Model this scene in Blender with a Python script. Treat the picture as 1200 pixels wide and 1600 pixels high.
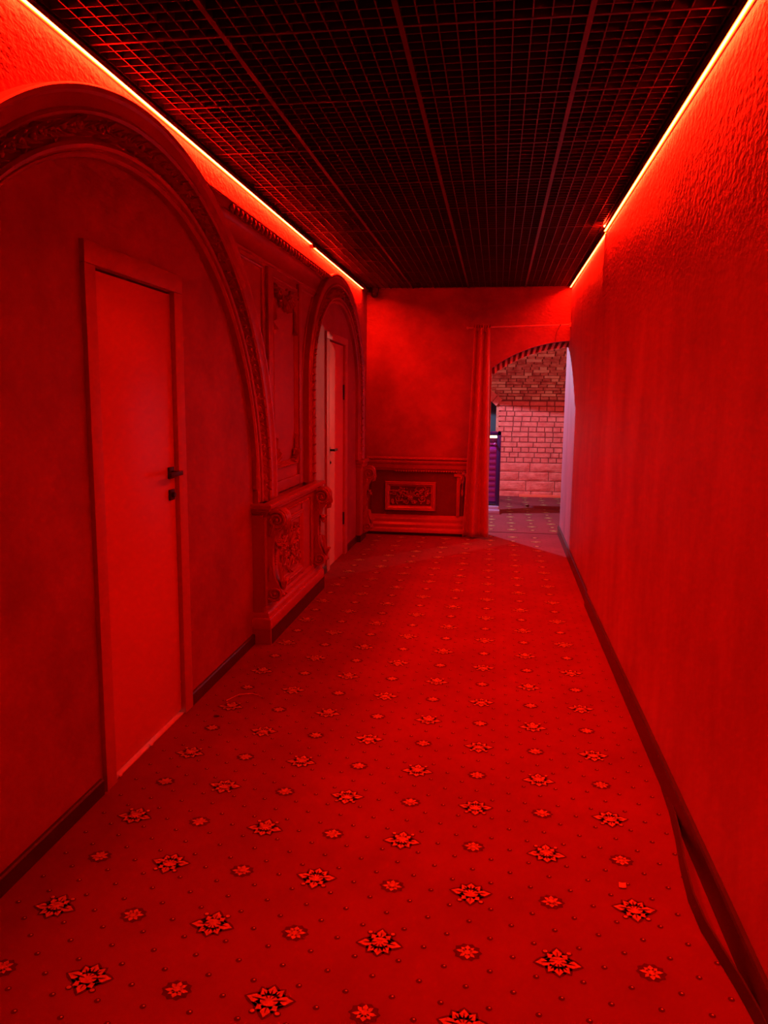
import bpy, bmesh, math, random
from mathutils import Vector, Matrix
random.seed(7)
PI = math.pi
for o in list(bpy.data.objects): bpy.data.objects.remove(o)
sc = bpy.context.scene
col = sc.collection
# ------------------------------------------------------------------ camera
cam_d = bpy.data.cameras.new('camera'); cam = bpy.data.objects.new('camera', cam_d); col.objects.link(cam)
cam_d.sensor_fit = 'VERTICAL'; cam_d.sensor_height = 36.0; cam_d.lens = 27.0
cam_d.clip_start = 0.05
PSI, PIT, ROLL = math.radians(8.27), math.radians(8.29), 0.010
fw = Vector((-math.sin(PSI)*math.cos(PIT), math.cos(PSI)*math.cos(PIT), -math.sin(PIT)))
r0 = Vector((math.cos(PSI), math.sin(PSI), 0)); u0 = r0.cross(fw)
r2 = r0*math.cos(ROLL) + u0*math.sin(ROLL); u2 = r2.cross(fw)
M3 = Matrix((r2, u2, -fw)).transposed()
cam.matrix_world = Matrix.Translation((0, 0, 1.5)) @ M3.to_4x4()
sc.camera = cam
# ------------------------------------------------------------------ view
sc.view_settings.view_transform = 'Standard'
sc.view_settings.look = 'None'
sc.view_settings.gamma = 1.0
sc.view_settings.use_curve_mapping = False
sc.view_settings.exposure = 0.32
# ------------------------------------------------------------------ world
w = bpy.data.worlds.new('world'); sc.world = w; w.use_nodes = True
w.node_tree.nodes['Background'].inputs[0].default_value = (0.02, 0.0, 0.0, 1)
w.node_tree.nodes['Background'].inputs[1].default_value = 0.05
# ------------------------------------------------------------------ lights
LED_COLOR = (1.0, 0.0090, 0.0022)
LED_EDGE = (1.0, 0.0062, 0.0002)
LED_POWER = 380.0
def lamp(name, kind, loc, color, energy, size=0.05, aim=None, spot=None, blend=0.05):
    d = bpy.data.lights.new(name, kind); d.color = color; d.energy = energy
    if kind == 'AREA': d.size = size
    else: d.shadow_soft_size = size
    if spot: d.spot_size = math.radians(spot); d.spot_blend = blend
    o = bpy.data.objects.new(name, d); col.objects.link(o); o.location = loc
    if aim is not None:
        o.rotation_euler = (Vector(aim)-Vector(loc)).to_track_quat('-Z', 'Y').to_euler()
    return o
lamp('cool_room_spotlight', 'SPOT', (-1.0, 10.1, 2.2), (0.66, 0.66, 1.0), 200, 0.03, (-1.0-.2, 10.1-.508, 2.2-1.74), 178, 0.02)
lamp('warm_room_fill', 'POINT', (2.0, 9.15, 2.0), (1.0, 0.42, 0.34), 42, 0.05)  # added unseen fill that brightens the brick wall, no fixture
lamp('warm_doorway_spotlight', 'SPOT', (3.38, 12.15, 1.95), (1.0, 0.34, 0.25), 250, 0.03, (0.32, 8.7, 1.25), 26, 0.1)
ll = lamp('light_behind_door', 'AREA', (-1.60, 2.98, 0.20), (1.0, 0.75, 0.8), 24.0, 0.12, (-1.48, 2.97, 0.0))
# ------------------------------------------------------------------ materials
def mat(name, c1, c2=None, rough=0.6, nscale=6.0, stretch=(1, 1, 1), bump=0.0, bscale=40.0, bstretch=(1, 1, 1), emit=None, estr=0.0, spec=0.5, metal=0.0, bdist=0.01, topmask=None, sheen=0.0):
    m = bpy.data.materials.new(name); m.use_nodes = True
    nt = m.node_tree; b = nt.nodes['Principled BSDF']
    b.inputs['Roughness'].default_value = rough; b.inputs['Metallic'].default_value = metal
    b.inputs['Specular IOR Level'].default_value = spec
    b.inputs['Base Color'].default_value = (*c1, 1)
    if sheen: b.inputs['Sheen Weight'].default_value = sheen
    tc = nt.nodes.new('ShaderNodeTexCoord')
    def mapped(s):
        mp = nt.nodes.new('ShaderNodeMapping'); mp.inputs['Scale'].default_value = s
        nt.links.new(tc.outputs['Object'], mp.inputs['Vector']); return mp.outputs['Vector']
    if c2 is not None:
        n = nt.nodes.new('ShaderNodeTexNoise'); n.inputs['Scale'].default_value = nscale; n.inputs['Detail'].default_value = 6
        n.inputs['Roughness'].default_value = 0.68
        nt.links.new(mapped(stretch), n.inputs['Vector'])
        r = nt.nodes.new('ShaderNodeValToRGB'); r.color_ramp.elements[0].position = 0.33; r.color_ramp.elements[1].position = 0.67
        r.color_ramp.elements[0].color = (*c1, 1); r.color_ramp.elements[1].color = (*c2, 1)
        nt.links.new(n.outputs['Fac'], r.inputs['Fac']); nt.links.new(r.outputs['Color'], b.inputs['Base Color'])
    if bump:
        n = nt.nodes.new('ShaderNodeTexNoise'); n.inputs['Scale'].default_value = bscale; n.inputs['Detail'].default_value = 4
        nt.links.new(mapped(bstretch), n.inputs['Vector'])
        bp = nt.nodes.new('ShaderNodeBump'); bp.inputs['Strength'].default_value = bump; bp.inputs['Distance'].default_value = bdist
        h = n.outputs['Fac']
        if topmask:
            sx = nt.nodes.new('ShaderNodeSeparateXYZ'); nt.links.new(tc.outputs['Object'], sx.inputs[0])
            mr = nt.nodes.new('ShaderNodeMapRange'); mr.inputs[1].default_value = topmask[0]; mr.inputs[2].default_value = topmask[1]
            mr.inputs[3].default_value = topmask[2]; mr.inputs[4].default_value = 1.0
            nt.links.new(sx.outputs['Z'], mr.inputs[0])
            mu = nt.nodes.new('ShaderNodeMath'); mu.operation = 'MULTIPLY'
            nt.links.new(h, mu.inputs[0]); nt.links.new(mr.outputs[0], mu.inputs[1]); h = mu.outputs[0]
        nt.links.new(h, bp.inputs['Height']); nt.links.new(bp.outputs['Normal'], b.inputs['Normal'])
    if emit:
        b.inputs['Emission Color'].default_value = (*emit, 1); b.inputs['Emission Strength'].default_value = estr
    return m
M = {}
M['plaster'] = mat('red_decorative_plaster', (0.24, 0.062, 0.072), (0.38, 0.11, 0.12), 0.55, 2.2, (1, 1.0, 1.0), 1.0, 34, (1, 1, 1.6), bdist=0.008, topmask=(1.9, 2.45, 0.08))
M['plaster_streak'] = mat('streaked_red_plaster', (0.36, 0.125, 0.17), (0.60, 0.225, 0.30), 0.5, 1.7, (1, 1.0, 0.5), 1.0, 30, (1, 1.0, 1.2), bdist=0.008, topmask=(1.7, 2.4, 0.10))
M['stucco'] = mat('painted_stucco_relief', (0.36, 0.085, 0.09), (0.43, 0.11, 0.115), 0.33, 5.0, spec=0.55)
M['stucco_flat'] = mat('painted_wood_panel', (0.33, 0.09, 0.09), (0.38, 0.11, 0.11), 0.45, 3.0)
M['maroon'] = mat('dark_maroon_inset', (0.125, 0.022, 0.024), (0.165, 0.03, 0.03), 0.6, 3.0)  # wainscot inset, a darker maroon than the stucco around it
M['door'] = mat('satin_door_paint', (0.66, 0.33, 0.28), (0.70, 0.35, 0.30), 0.34, 1.5, spec=0.5)
M['casing'] = mat('door_casing_paint', (0.44, 0.20, 0.17), (0.50, 0.23, 0.19), 0.45, 6.0)
M['black'] = mat('black_skirting', (0.035, 0.022, 0.022), (0.055, 0.035, 0.035), 0.33, 12.0, spec=0.6)
M['blackmetal'] = mat('black_metal', (0.02, 0.02, 0.02), None, 0.35, spec=0.5)
M['grid'] = mat('dark_grid_metal', (0.035, 0.012, 0.012), (0.06, 0.02, 0.02), 0.40, 9.0)
M['void'] = mat('black_plenum', (0.012, 0.008, 0.008), None, 0.9)
M['led'] = mat('led_diffuser', (0.9, 0.9, 0.9), None, 0.4, emit=LED_COLOR, estr=LED_POWER)
M['led_edge'] = mat('led_diffuser_edge', (0.9, 0.9, 0.9), None, 0.4, emit=LED_EDGE, estr=LED_POWER*0.8)
M['ledbody'] = mat('led_channel', (0.10, 0.05, 0.05), None, 0.6)
M['carpet'] = mat('red_carpet_pile', (0.19, 0.030, 0.040), (0.25, 0.040, 0.050), 0.9, 2.0, bump=0.35, bscale=420, bdist=0.003, spec=0.15)
M['motif'] = mat('gold_carpet_motif', (0.66, 0.46, 0.20), (0.38, 0.22, 0.10), 0.9, 60.0, bump=0.4, bscale=420, bdist=0.003, spec=0.15)
M['motif_dark'] = mat('dark_carpet_outline', (0.07, 0.012, 0.012), (0.12, 0.014, 0.014), 0.95, 80.0, bump=0.3, bscale=420, bdist=0.003, spec=0.1)
M['brick'] = mat('painted_brick', (0.60, 0.075, 0.062), (0.80, 0.19, 0.145), 0.7, 9.0, (1, 1, 1.5), 0.6, 60, bdist=0.006)
M['brick_rough'] = mat('weathered_vault_brick', (0.42, 0.06, 0.045), (0.72, 0.30, 0.20), 0.8, 7.0, (1, 1, 2), 0.9, 45, bdist=0.012)
M['brick_pale'] = mat('pale_worn_brick', (0.70, 0.38, 0.24), (0.82, 0.52, 0.34), 0.8, 12.0, bump=0.6, bscale=60, bdist=0.006)
M['mortar'] = mat('dark_mortar', (0.16, 0.03, 0.028), (0.24, 0.05, 0.04), 0.9, 20.0)
M['curtain'] = mat('red_curtain_fabric', (0.36, 0.07, 0.045), (0.42, 0.085, 0.055), 0.75, 4.0, bump=0.15, bscale=300, bdist=0.002, sheen=0.2)
M['rod'] = mat('painted_rod', (0.6, 0.28, 0.28), None, 0.35)
M['rope'] = mat('dark_cord', (0.12, 0.04, 0.04), None, 0.7)
M['purple'] = mat('purple_lacquer', (0.16, 0.02, 0.30), (0.22, 0.03, 0.38), 0.2, 3.0, spec=0.6)
M['indigo'] = mat('dark_indigo_lacquer', (0.03, 0.012, 0.09), None, 0.2, spec=0.6)
M['plinth'] = mat('grey_lilac_step', (0.42, 0.30, 0.46), None, 0.5)
M['magenta'] = mat('magenta_inlay', (0.26, 0.025, 0.20), None, 0.3)
M['lamp'] = mat('lit_red_lamp', (0.9, 0.3, 0.2), None, 0.3, emit=(1.0, 0.55, 0.35), estr=3.5)
M['void_blue'] = mat('dark_blue_passage_paint', (0.05, 0.08, 0.10), None, 0.7)
M['ledge_red'] = mat('orange_red_skirting', (0.85, 0.14, 0.08), None, 0.45)
M['paper'] = mat('scrap_paper', (0.85, 0.45, 0.42), (0.9, 0.5, 0.46), 0.7, 40)
M['threshold'] = mat('pale_threshold', (0.85, 0.6, 0.6), None, 0.4)
# ------------------------------------------------------------------ mesh helpers
class MB:
    def __init__(s): s.v = []; s.f = []; s.m = []
    def add(s, vs, fs, mi=0):
        n = len(s.v); s.v += [tuple(p) for p in vs]; s.f += [tuple(i+n for i in f) for f in fs]; s.m += [mi]*len(fs); return s
    def box(s, x0, x1, y0, y1, z0, z1, mi=0, bev=0.0):
        if bev <= 0:
            vs = [(x, y, z) for x in (x0, x1) for y in (y0, y1) for z in (z0, z1)]
            return s.add(vs, [(0, 1, 3, 2), (4, 6, 7, 5), (0, 4, 5, 1), (2, 3, 7, 6), (0, 2, 6, 4), (1, 5, 7, 3)], mi)
        bm = bmesh.new(); bmesh.ops.create_cube(bm, size=1)
        for v in bm.verts: v.co = Vector(((x0+x1)/2+v.co.x*(x1-x0), (y0+y1)/2+v.co.y*(y1-y0), (z0+z1)/2+v.co.z*(z1-z0)))
        bmesh.ops.bevel(bm, geom=bm.edges[:], offset=bev, segments=2, affect='EDGES', profile=0.6)
        bm.verts.index_update()
        s.add([v.co for v in bm.verts], [[v.index for v in f.verts] for f in bm.faces], mi); bm.free(); return s
    def grid(s, fn, nu, nv, mi=0, closeu=False, closev=False):
        vs = [fn(i/(nu), j/(nv)) for i in range(nu+(0 if closeu else 1)) for j in range(nv+(0 if closev else 1))]
        cu = nu if closeu else nu+1; cv = nv if closev else nv+1
        fs = []
        for i in range(nu):
            for j in range(nv):
                a, b = i, (i+1) % cu; c, d = j, (j+1) % cv
                fs.append((a*cv+c, b*cv+c, b*cv+d, a*cv+d))
        return s.add(vs, fs, mi)
    def tube(s, pts, r, n=8, mi=0):
        pts = [Vector(p) for p in pts]; L = len(pts)
        rr = r if isinstance(r, (list, tuple)) else [r]*L
        vs = []; prev = None
        for i, p in enumerate(pts):
            t = (pts[min(i+1, L-1)]-pts[max(i-1, 0)]).normalized()
            a = prev if prev is not None else (Vector((0, 0, 1)) if abs(t.z) < 0.9 else Vector((1, 0, 0)))
            a = (a - t*a.dot(t)).normalized(); prev = a; b = t.cross(a)
            for k in range(n):
                q = 2*PI*k/n; vs.append(p + (a*math.cos(q)+b*math.sin(q))*rr[i])
        fs = [(i*n+k, i*n+(k+1) % n, (i+1)*n+(k+1) % n, (i+1)*n+k) for i in range(L-1) for k in range(n)]
        fs += [tuple(range(n))[::-1], tuple((L-1)*n+k for k in range(n))]
        return s.add(vs, fs, mi)
    def ball(s, c, r, n=6, mi=0, sq=(1, 1, 1)):
        c = Vector(c)
        def fn(u, v):
            a = 2*PI*u; b = PI*(v-0.5)
            return c + Vector((math.cos(a)*math.cos(b)*r*sq[0], math.sin(a)*math.cos(b)*r*sq[1], math.sin(b)*r*sq[2]))
        return s.grid(fn, n+2, n-1, mi, closeu=True)
    def lathe(s, c, prof, n=16, mi=0, axis='Z'):
        c = Vector(c)
        def fn(u, v):
            k = min(int(round(v*(len(prof)-1))), len(prof)-1); r, h = prof[k]; a = 2*PI*u
            if axis == 'Z': return c+Vector((r*math.cos(a), r*math.sin(a), h))
            if axis == 'X': return c+Vector((h, r*math.cos(a), r*math.sin(a)))
            return c+Vector((r*math.cos(a), h, r*math.sin(a)))
        return s.grid(fn, n, len(prof)-1, mi, closeu=True)
    def prism(s, poly, d, mi=0):
        """extrude closed 3-D polygon by vector d"""
        n = len(poly); d = Vector(d)
        vs = [Vector(p) for p in poly]+[Vector(p)+d for p in poly]
        fs = [tuple(range(n))[::-1], tuple(range(n, 2*n))]+[(i, (i+1) % n, (i+1) % n+n, i+n) for i in range(n)]
        return s.add(vs, fs, mi)
    def sweep(s, prof, a, b, out, up, mi=0):
        """profile (out, up) swept from a to b, capped"""
        a, b, out, up = Vector(a), Vector(b), Vector(out), Vector(up)
        return s.prism([a+out*p+up*q for p, q in prof], b-a, mi)
    def leaf(s, o, d, sd, n, L, W, H, curl=0.5, lobes=3, mi=0):
        """carved acanthus leaf: o root, d direction, sd side, n outward normal"""
        o, d, sd, n = Vector(o), Vector(d).normalized(), Vector(sd).normalized(), Vector(n).normalized()
        NU, NV = 10, 8
        def fn(u, v):
            t = v*2-1
            w_ = W*(math.sin(PI*min(1, u*0.93+0.07))**0.7)*(0.72+0.28*abs(math.sin(PI*lobes*u)))
            h = H*(0.25+0.9*u**1.5*(1-u**6))*(1-t*t)**0.5
            h *= 0.72+0.28*math.cos(3*PI*t)
            back = L*0.10*abs(t)
            p = o + d*(L*u-back*u) + sd*(w_*t) + n*(h + curl*H*u*u*(1-abs(t)*0.6))
            if v in (0.0, 1.0) or u in (0.0,): p = o + d*(L*u-back*u) + sd*(w_*t) - n*0.004
            if u == 1.0: p = o + d*(L*0.96) + sd*(w_*t*0.3) - n*0.004
            return p
        return s.grid(fn, NU, NV, mi)
    def spiral(s, c, e1, e2, r, turns, tr, start=0, cw=1, mi=0, n=6):
        c, e1, e2 = Vector(c), Vector(e1), Vector(e2); pts = []; rs = []
        N = int(turns*14)
        for i in range(N+1):
            f = i/N; q = start+cw*2*PI*turns*f; rad = r*(1-f)**0.8+tr*0.4
            pts.append(c+e1*math.cos(q)*rad+e2*math.sin(q)*rad); rs.append(tr*(1-0.45*f))
        s.tube(pts, rs, n, mi); s.ball(c, tr*1.3, 5, mi); return s
    def build(s, name, mats, parent=None, smooth=True, ang=35):
        me = bpy.data.meshes.new(name); me.from_pydata(s.v, [], s.f)
        if not isinstance(mats, (list, tuple)): mats = [mats]
        for m in mats: me.materials.append(m)
        me.polygons.foreach_set('material_index', s.m)
        me.update()
        bm = bmesh.new(); bm.from_mesh(me); bmesh.ops.recalc_face_normals(bm, faces=bm.faces[:]); bm.to_mesh(me); bm.free()
        if smooth:
            me.polygons.foreach_set('use_smooth', [True]*len(me.polygons))
            me.set_sharp_from_angle(angle=math.radians(ang))
        o = bpy.data.objects.new(name, me); col.objects.link(o)
        if parent:
            o.parent = parent
            q = parent; off = Vector((0, 0, 0))
            while q is not None:
                off += q.location; q = q.parent
            me.transform(Matrix.Translation(-off))
        return o
def tag(o, label=None, cat=None, group=None, kind=None):
    if label: o['label'] = label
    if cat: o['category'] = cat
    if group: o['group'] = group
    if kind: o['kind'] = kind
    return o
def empty(name, loc, label=None, cat=None, group=None, kind=None):
    o = bpy.data.objects.new(name, None); col.objects.link(o); o.location = loc; o.empty_display_size = 0.1
    return tag(o, label, cat, group, kind)
def struct(name, mb, m, label, cat, **k):
    return tag(mb.build(name, m, **k), label, cat, None, 'structure')
# ------------------------------------------------------------------ dimensions
XL, XR = -1.455, 0.700          # plaster planes
YE = 8.55                       # end wall
ZC = 2.70                       # underside of the grid
Y0 = -3.0
# ------------------------------------------------------------------ floor with woven motifs
fl = MB()
fl.box(-1.75, 0.95, Y0, 8.86, -0.05, 0.0, 0)
fl.box(-2.6, 3.9, 8.86, 13.2, -0.05, 0.0, 0)
def poly2(c, pts, z, mi, fl=fl, rot=0, sx=1.0, sy=1.0):
    cr, sr = math.cos(rot), math.sin(rot); vs = []
    for x, y in pts:
        x *= sx; y *= sy
        vs.append((c[0]+x*cr-y*sr, c[1]+x*sr+y*cr, z))
    fl.add(vs, [tuple(range(len(vs)))], mi)
def petal(ang, L, W, r0=0.0, tip=1.0, n=6, teeth=0):
    P = []
    for i in range(n*2+1):
        f = i/(n*2); side = 1 if f <= 0.5 else -1
        g = f*2 if f <= 0.5 else (1-f)*2
        w_ = W*math.sin(PI*g**0.8)**0.8*(1-0.25*(teeth and (i % 2)))
        P.append((r0+L*g, side*w_))
    c, s_ = math.cos(ang), math.sin(ang)
    return [(x*c-y*s_, x*s_+y*c) for x, y in P[:-1]]
def ell(cx, cy, a, b, n=8): return [(cx+a*math.cos(2*PI*k/n), cy+b*math.sin(2*PI*k/n)) for k in range(n)]
ZD, ZM, ZV = 0.0006, 0.0016, 0.0026
def big_motif(c, flip, dz=0.0, fl=fl):
    s = 1 if flip else -1
    A = [(PI/2, .052, .017), (PI/2-.62, .050, .014), (PI/2+.62, .050, .014), (.16, .062, .017), (PI-.16, .062, .017), (-.18, .038, .010), (PI+.18, .038, .010), (-PI/2, .052, .016), (-PI/2-.75, .040, .014), (-PI/2+.75, .040, .014)]
    for a, L, W in A:
        poly2(c, petal(a, L+.010, W+.0075, -.003), ZD+dz, 2, fl, sy=s)
    for a, L, W in A:
        poly2(c, petal(a, L, W, teeth=1), ZM+dz, 1, fl, sy=s)
        if L > .045: poly2(c, petal(a, L*.45, W*.10, L*.32), ZV+dz, 2, fl, sy=s)
    poly2(c, ell(0, .002, .024, .017, 12), ZM+dz+.0004, 1, fl, sy=s)
    for a, L, W in A[:5]:
        poly2(c, petal(a, .030, .0022, .008), ZV+dz, 2, fl, sy=s)
    for k in (-1, 1):
        poly2(c, ell(k*.032, -.036, .010, .009), ZD+dz+.0003, 2, fl, sy=s)
        poly2(c, ell(k*.032, -.036, .0065, .0058), ZV+dz, 1, fl, sy=s)
    poly2(c, ell(0, -.012, .016, .0055), ZV+dz+.0002, 1, fl, sy=s)
def small_motif(c, flip, dz=0.0, fl=fl):
    s = 1 if flip else -1
    A = [(PI/2, .030, .012), (PI/2-.8, .030, .009), (PI/2+.8, .030, .009), (-.1, .034, .009), (PI+.1, .034, .009), (-PI/2, .028, .012), (-PI/2-.8, .026, .009), (-PI/2+.8, .026, .009)]
    poly2(c, [(math.cos(2*PI*k/20)*(.034+.007*(k % 2 == 0)), math.sin(2*PI*k/20)*(.030+.005*(k % 2 == 0))) for k in range(20)], ZD+dz, 2, fl, sy=s)
    for a, L, W in A:
        poly2(c, petal(a, L*.88, W*.74, .002, teeth=1), ZM+dz, 1, fl, sy=s)
    poly2(c, ell(0, .002, .008, .010), ZV+dz, 1, fl, sy=s)
DX, DY, OX, OY = 0.2435, 0.2550, -0.0365, 1.930
zones = [(-1.43, 0.66, 0.2, 8.8), (-1.2, 1.8, 8.86, 12.0)]
for zx0, zx1, zy0, zy1 in zones:
    for i in range(-10, 11):
        for j in range(-9, 44):
            c = (OX+i*DX, OY+j*DY)
            if zx0+.03 < c[0] < zx1-.01 and zy0 < c[1] < zy1:
                big = (i+j) % 2 != 0
                far = c[1] > 6.5
                if big: big_motif(c, j % 2 != 0)
                else: small_motif(c, j % 2 != 0)
    for a in range(-40, 42):
        for b in range(-32, 170):
            if (a+b) % 2 or (a % 4 == 0 and b % 4 == 0): continue
            c = (OX+a*DX/4+random.uniform(-.001, .001), OY+b*DY/4+random.uniform(-.001, .001))
            if zx0+.01 < c[0] < zx1-.005 and zy0 < c[1] < min(zy1, 9.5):
                poly2(c, ell(0, 0, .0088, .0084, 8), ZD, 2)
                poly2(c, ell(.0015, .0015, .0032, .0030, 5), ZM, 1)
struct('floor', fl, [M['carpet'], M['motif'], M['motif_dark']], 'red wall-to-wall carpet with rows of gold palmettes and small dots', 'floor', smooth=False)
# ------------------------------------------------------------------ side walls
wl = MB(); D1 = (2.655, 3.345); D2 = (6.565, 7.255)
def wall_with_doors(mb, x0, x1, ya, yb, z1, openings):
    y = ya
    for (a, b, h) in openings:
        mb.box(x0, x1, y, a, -0.02, z1); mb.box(x0, x1, a, b, h, z1); y = b
    mb.box(x0, x1, y, yb, -0.02, z1)
wall_with_doors(wl, XL-0.13, XL, Y0, YE+0.15, 3.2, [(D1[0], D1[1], 1.963), (D2[0], D2[1], 2.01)])
struct('wall_left', wl, M['plaster'], 'long red plaster corridor wall on the left with two arched door bays', 'wall', smooth=False)
wr = MB()
wr.box(XR, XR+0.15, Y0, 5.72, -0.02, 3.2)
wr.prism([(XR+0.012, 5.72, -0.02), (XR+0.15, 5.72, -0.02), (0.875, 8.86, -0.02), (0.738, 8.86, -0.02)], (0, 0, 3.22))
struct('wall_right', wr, M['plaster_streak'], 'long plain red streaked plaster wall on the right', 'wall', smooth=False)
rw = MB(); rw.box(-1.6, 0.9, Y0-0.12, Y0, -0.02, 3.2)
struct('wall_rear', rw, M['plaster'], 'red plaster wall closing the corridor behind the viewer', 'wall', smooth=False)
# end wall with segmental arched opening
AC, AR, AZ = 0.80, 1.47, 2.145-1.47
def arch_z(x): return AZ+math.sqrt(AR*AR-(x-AC)**2)
ew = MB(); DXL = -0.075
ew.box(XL-0.12, DXL, YE, YE+0.16, -0.02, 3.2)
N = 24; xr_ = 0.76
top = [(DXL+(xr_-DXL)*k/N) for k in range(N+1)]
ew.prism([(x, YE, arch_z(x)) for x in top]+[(xr_, YE, 3.2), (DXL, YE, 3.2)], (0, 0.16, 0))
struct('wall_end', ew, M['plaster'], 'red plaster wall closing the corridor with an arched opening at its right', 'wall', smooth=False)
# brick edging of the arch
ar = MB(); t0 = math.acos((DXL-AC)/AR); th1 = math.acos((0.765-AC)/AR); th = t0
while th > th1:
    t2 = th-0.046
    def P(t, r_): return (AC+r_*math.cos(t), YE+.115, AZ+r_*math.sin(t))
    j = random.uniform(-.004, .004)
    ar.prism([P(th-.012+.020, AR-.066+j), P(t2+.012+.020, AR-.066+j), P(t2+.012-.012, AR+.01), P(th-.012-.012, AR+.01)], (0, .05, 0), 0)
    th = t2
ts = [t0+.02+(th1-t0-.02)*k/20 for k in range(21)]
ar.prism([(AC+(AR-.058)*math.cos(t), YE+.135, AZ+(AR-.058)*math.sin(t)) for t in ts]+[(AC+(AR+.01)*math.cos(t), YE+.135, AZ+(AR+.01)*math.sin(t)) for t in ts[::-1]], (0, .025, 0), 1)
struct('trim_1', ar, [M['brick_pale'], M['mortar']], 'curved row of worn bricks edging the arched opening', 'brick trim', smooth=False)
# ------------------------------------------------------------------ ceiling
c = MB(); c.box(XL-0.1, 0.9, Y0, YE+0.1, 3.15, 3.2)
ceil = struct('ceiling', c, M['void'], 'black void above an open metal grid ceiling', 'ceiling', smooth=False)
g = MB(); bw, bh = 0.0022, 0.036
x = 0.2516-0.06*29
k = -29
while x < 0.735:
    if x > XL+0.01 and k % 10: g.box(x-bw, x+bw, Y0, YE-0.002, ZC+0.001, ZC+bh)
    k += 1; x = 0.2516+0.06*k
k = -98
while True:
    y = 3.27+0.06*k
    if y > YE-0.02: break
    if y > Y0 and k % 10: g.box(XL+0.005, XR+0.03*max(0, (y-5.7)/3), y-bw, y+bw, ZC+0.0015, ZC+bh)
    k += 1
g.build('grid_blades', M['grid'], ceil, smooth=False)
for xx in (0.2516, -0.3484, -0.9484):
    b = MB(); b.box(xx-0.009, xx+0.009, Y0, YE-0.002, ZC-0.002, ZC+bh+0.004); b.build('runner', M['grid'], ceil, smooth=False)
yy = 3.27-0.6*10
while yy < YE:
    b = MB(); b.box(XL+0.005, XR+0.03*max(0, (yy-5.7)/3), yy-0.0055, yy+0.0055, ZC-0.001, ZC+bh+0.002); b.build('cross_runner', M['grid'], ceil, smooth=False); yy += 0.6
for xx, x2 in ((XL, XL+0.018), (XR-0.016, XR)):
    b = MB(); b.box(xx, x2, Y0, 5.7 if xx > 0 else YE, ZC-0.001, ZC+0.004); b.build('wall_angle', M['grid'], ceil, smooth=False)
# ------------------------------------------------------------------ led strips
LIP = .0055
def led(pts, label, w=.010):
    e = empty('led_strip', pts[0], label, 'light strip', 'red led strips along the ceiling edges')
    a, b = Vector(pts[0]), Vector(pts[1]); n = 12
    d = (b-a).normalized(); sx = Vector((d.y, -d.x, 0)).normalized()
    ch = MB(); ch.prism([a+sx*p+Vector((0, 0, q)) for p, q in ((-w, .012), (w, .012), (w, .0), (-w, .0))], b-a)
    for sg in (-1, 1):
        u0_, u1_ = (sg*w, sg*(w+.002))
        ch.prism([a+sx*p+Vector((0, 0, q)) for p, q in ((u0_, .012), (u1_, .012), (u1_, -LIP), (u0_, -LIP))], b-a)
    ch.build('channel', M['ledbody'], e, smooth=False)
    df = MB()
    for i in range(n):
        p, q = a+(b-a)*i/n, a+(b-a)*(i+1)/n
        prof = [(-w*.94, -.0002), (-w*.75, -.0006), (-w*.5, -.0009), (0, -.0010), (w*.5, -.0009), (w*.75, -.0006), (w*.94, -.0002)]
        vs = [pp+sx*u+Vector((0, 0, v)) for pp in (p, q) for u, v in prof]
        for j in range(6): df.add([vs[j], vs[j+1], vs[j+8], vs[j+7]], [(0, 1, 2, 3)], 0 if j in (2, 3) else 1)
    df.build('diffuser', [M['led'], M['led_edge']], e, smooth=False)
    return e
led([(XL+.0145, 1.40, 2.676), (XL+.0145, 5.93, 2.669)], 'long glowing red light strip on left wall, nearer piece', .0120)
led([(XL+.0145, 6.03, 2.659), (XL+.0145, 8.20, 2.656)], 'short glowing red light strip on left wall near the camera dome', .0120)
led([(XR-.014, .85, 2.650), (XR-.014, 5.62, 2.655)], 'long glowing red light strip on right wall, nearer piece', .0095)
led([(XR+.004, 5.66, 2.655), (0.716, 8.50, 2.690)], 'short glowing red light strip on right wall, far piece', .0095)
cn = MB(); cn.tube([(XR-.014, 5.56, 2.662), (XR-.02, 5.62, 2.69), (XR-.012, 5.65, 2.70), (XR-.002, 5.67, 2.665)], .005, 6)
tag(cn.build('connector_cable', M['led']), 'small glowing loop joining the two strips on right wall', 'cable')
cn = MB(); cn.box(XL+.003, XL+.022, 5.945, 6.015, 2.655, 2.675, bev=.002)
tag(cn.build('strip_joiner', M['blackmetal']), 'dark joiner between the two light strips on left wall', 'connector')
# ------------------------------------------------------------------ skirtings
def skirt(name, mb, label): return tag(mb.build(name, M['black'], smooth=False), label, 'baseboard', None, 'structure')
def bbprof(h, t): return [(0, 0), (t, 0), (t, h-.006), (t-.005, h), (0, h)]
b = MB()
for a_, b_ in ((Y0, 2.565), (3.43, 4.47), (5.93, 6.45), (7.38, 8.20)):
    b.sweep(bbprof(.062, .016), (XL, a_, 0), (XL, b_, 0), (1, 0, 0), (0, 0, 1))
skirt('baseboard_left', b, 'low dark skirting in pieces along the left wall')
b = MB(); b.sweep(bbprof(.10, .018), (XR, Y0, 0), (XR, 5.72, 0), (-1, 0, 0), (0, 0, 1))
b.sweep(bbprof(.10, .018), (XR+.012, 5.72, 0), (0.738, 8.86, 0), (-1, 0, 0), (0, 0, 1))
skirt('baseboard_right', b, 'dark skirting running the full length of the right wall')
ls = MB(); pts = [(.682, 3.00), (.672, 2.78), (.655, 2.60), (.632, 2.42), (.618, 2.25), (.622, 2.12), (.640, 2.0), (.655, 1.9), (.668, 1.78), (.672, 1.6), (.675, 1.2)]
vs = []; fs = []
for i, (x, y) in enumerate(pts):
    h = .035
    vs += [(x, y, .002), (x+.010, y, h), (x+.016, y, h), (x+.010, y, .002)]
for i in range(len(pts)-1):
    for q in range(4): fs.append((i*4+q, i*4+(q+1) % 4, (i+1)*4+(q+1) % 4, (i+1)*4+q))
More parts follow.
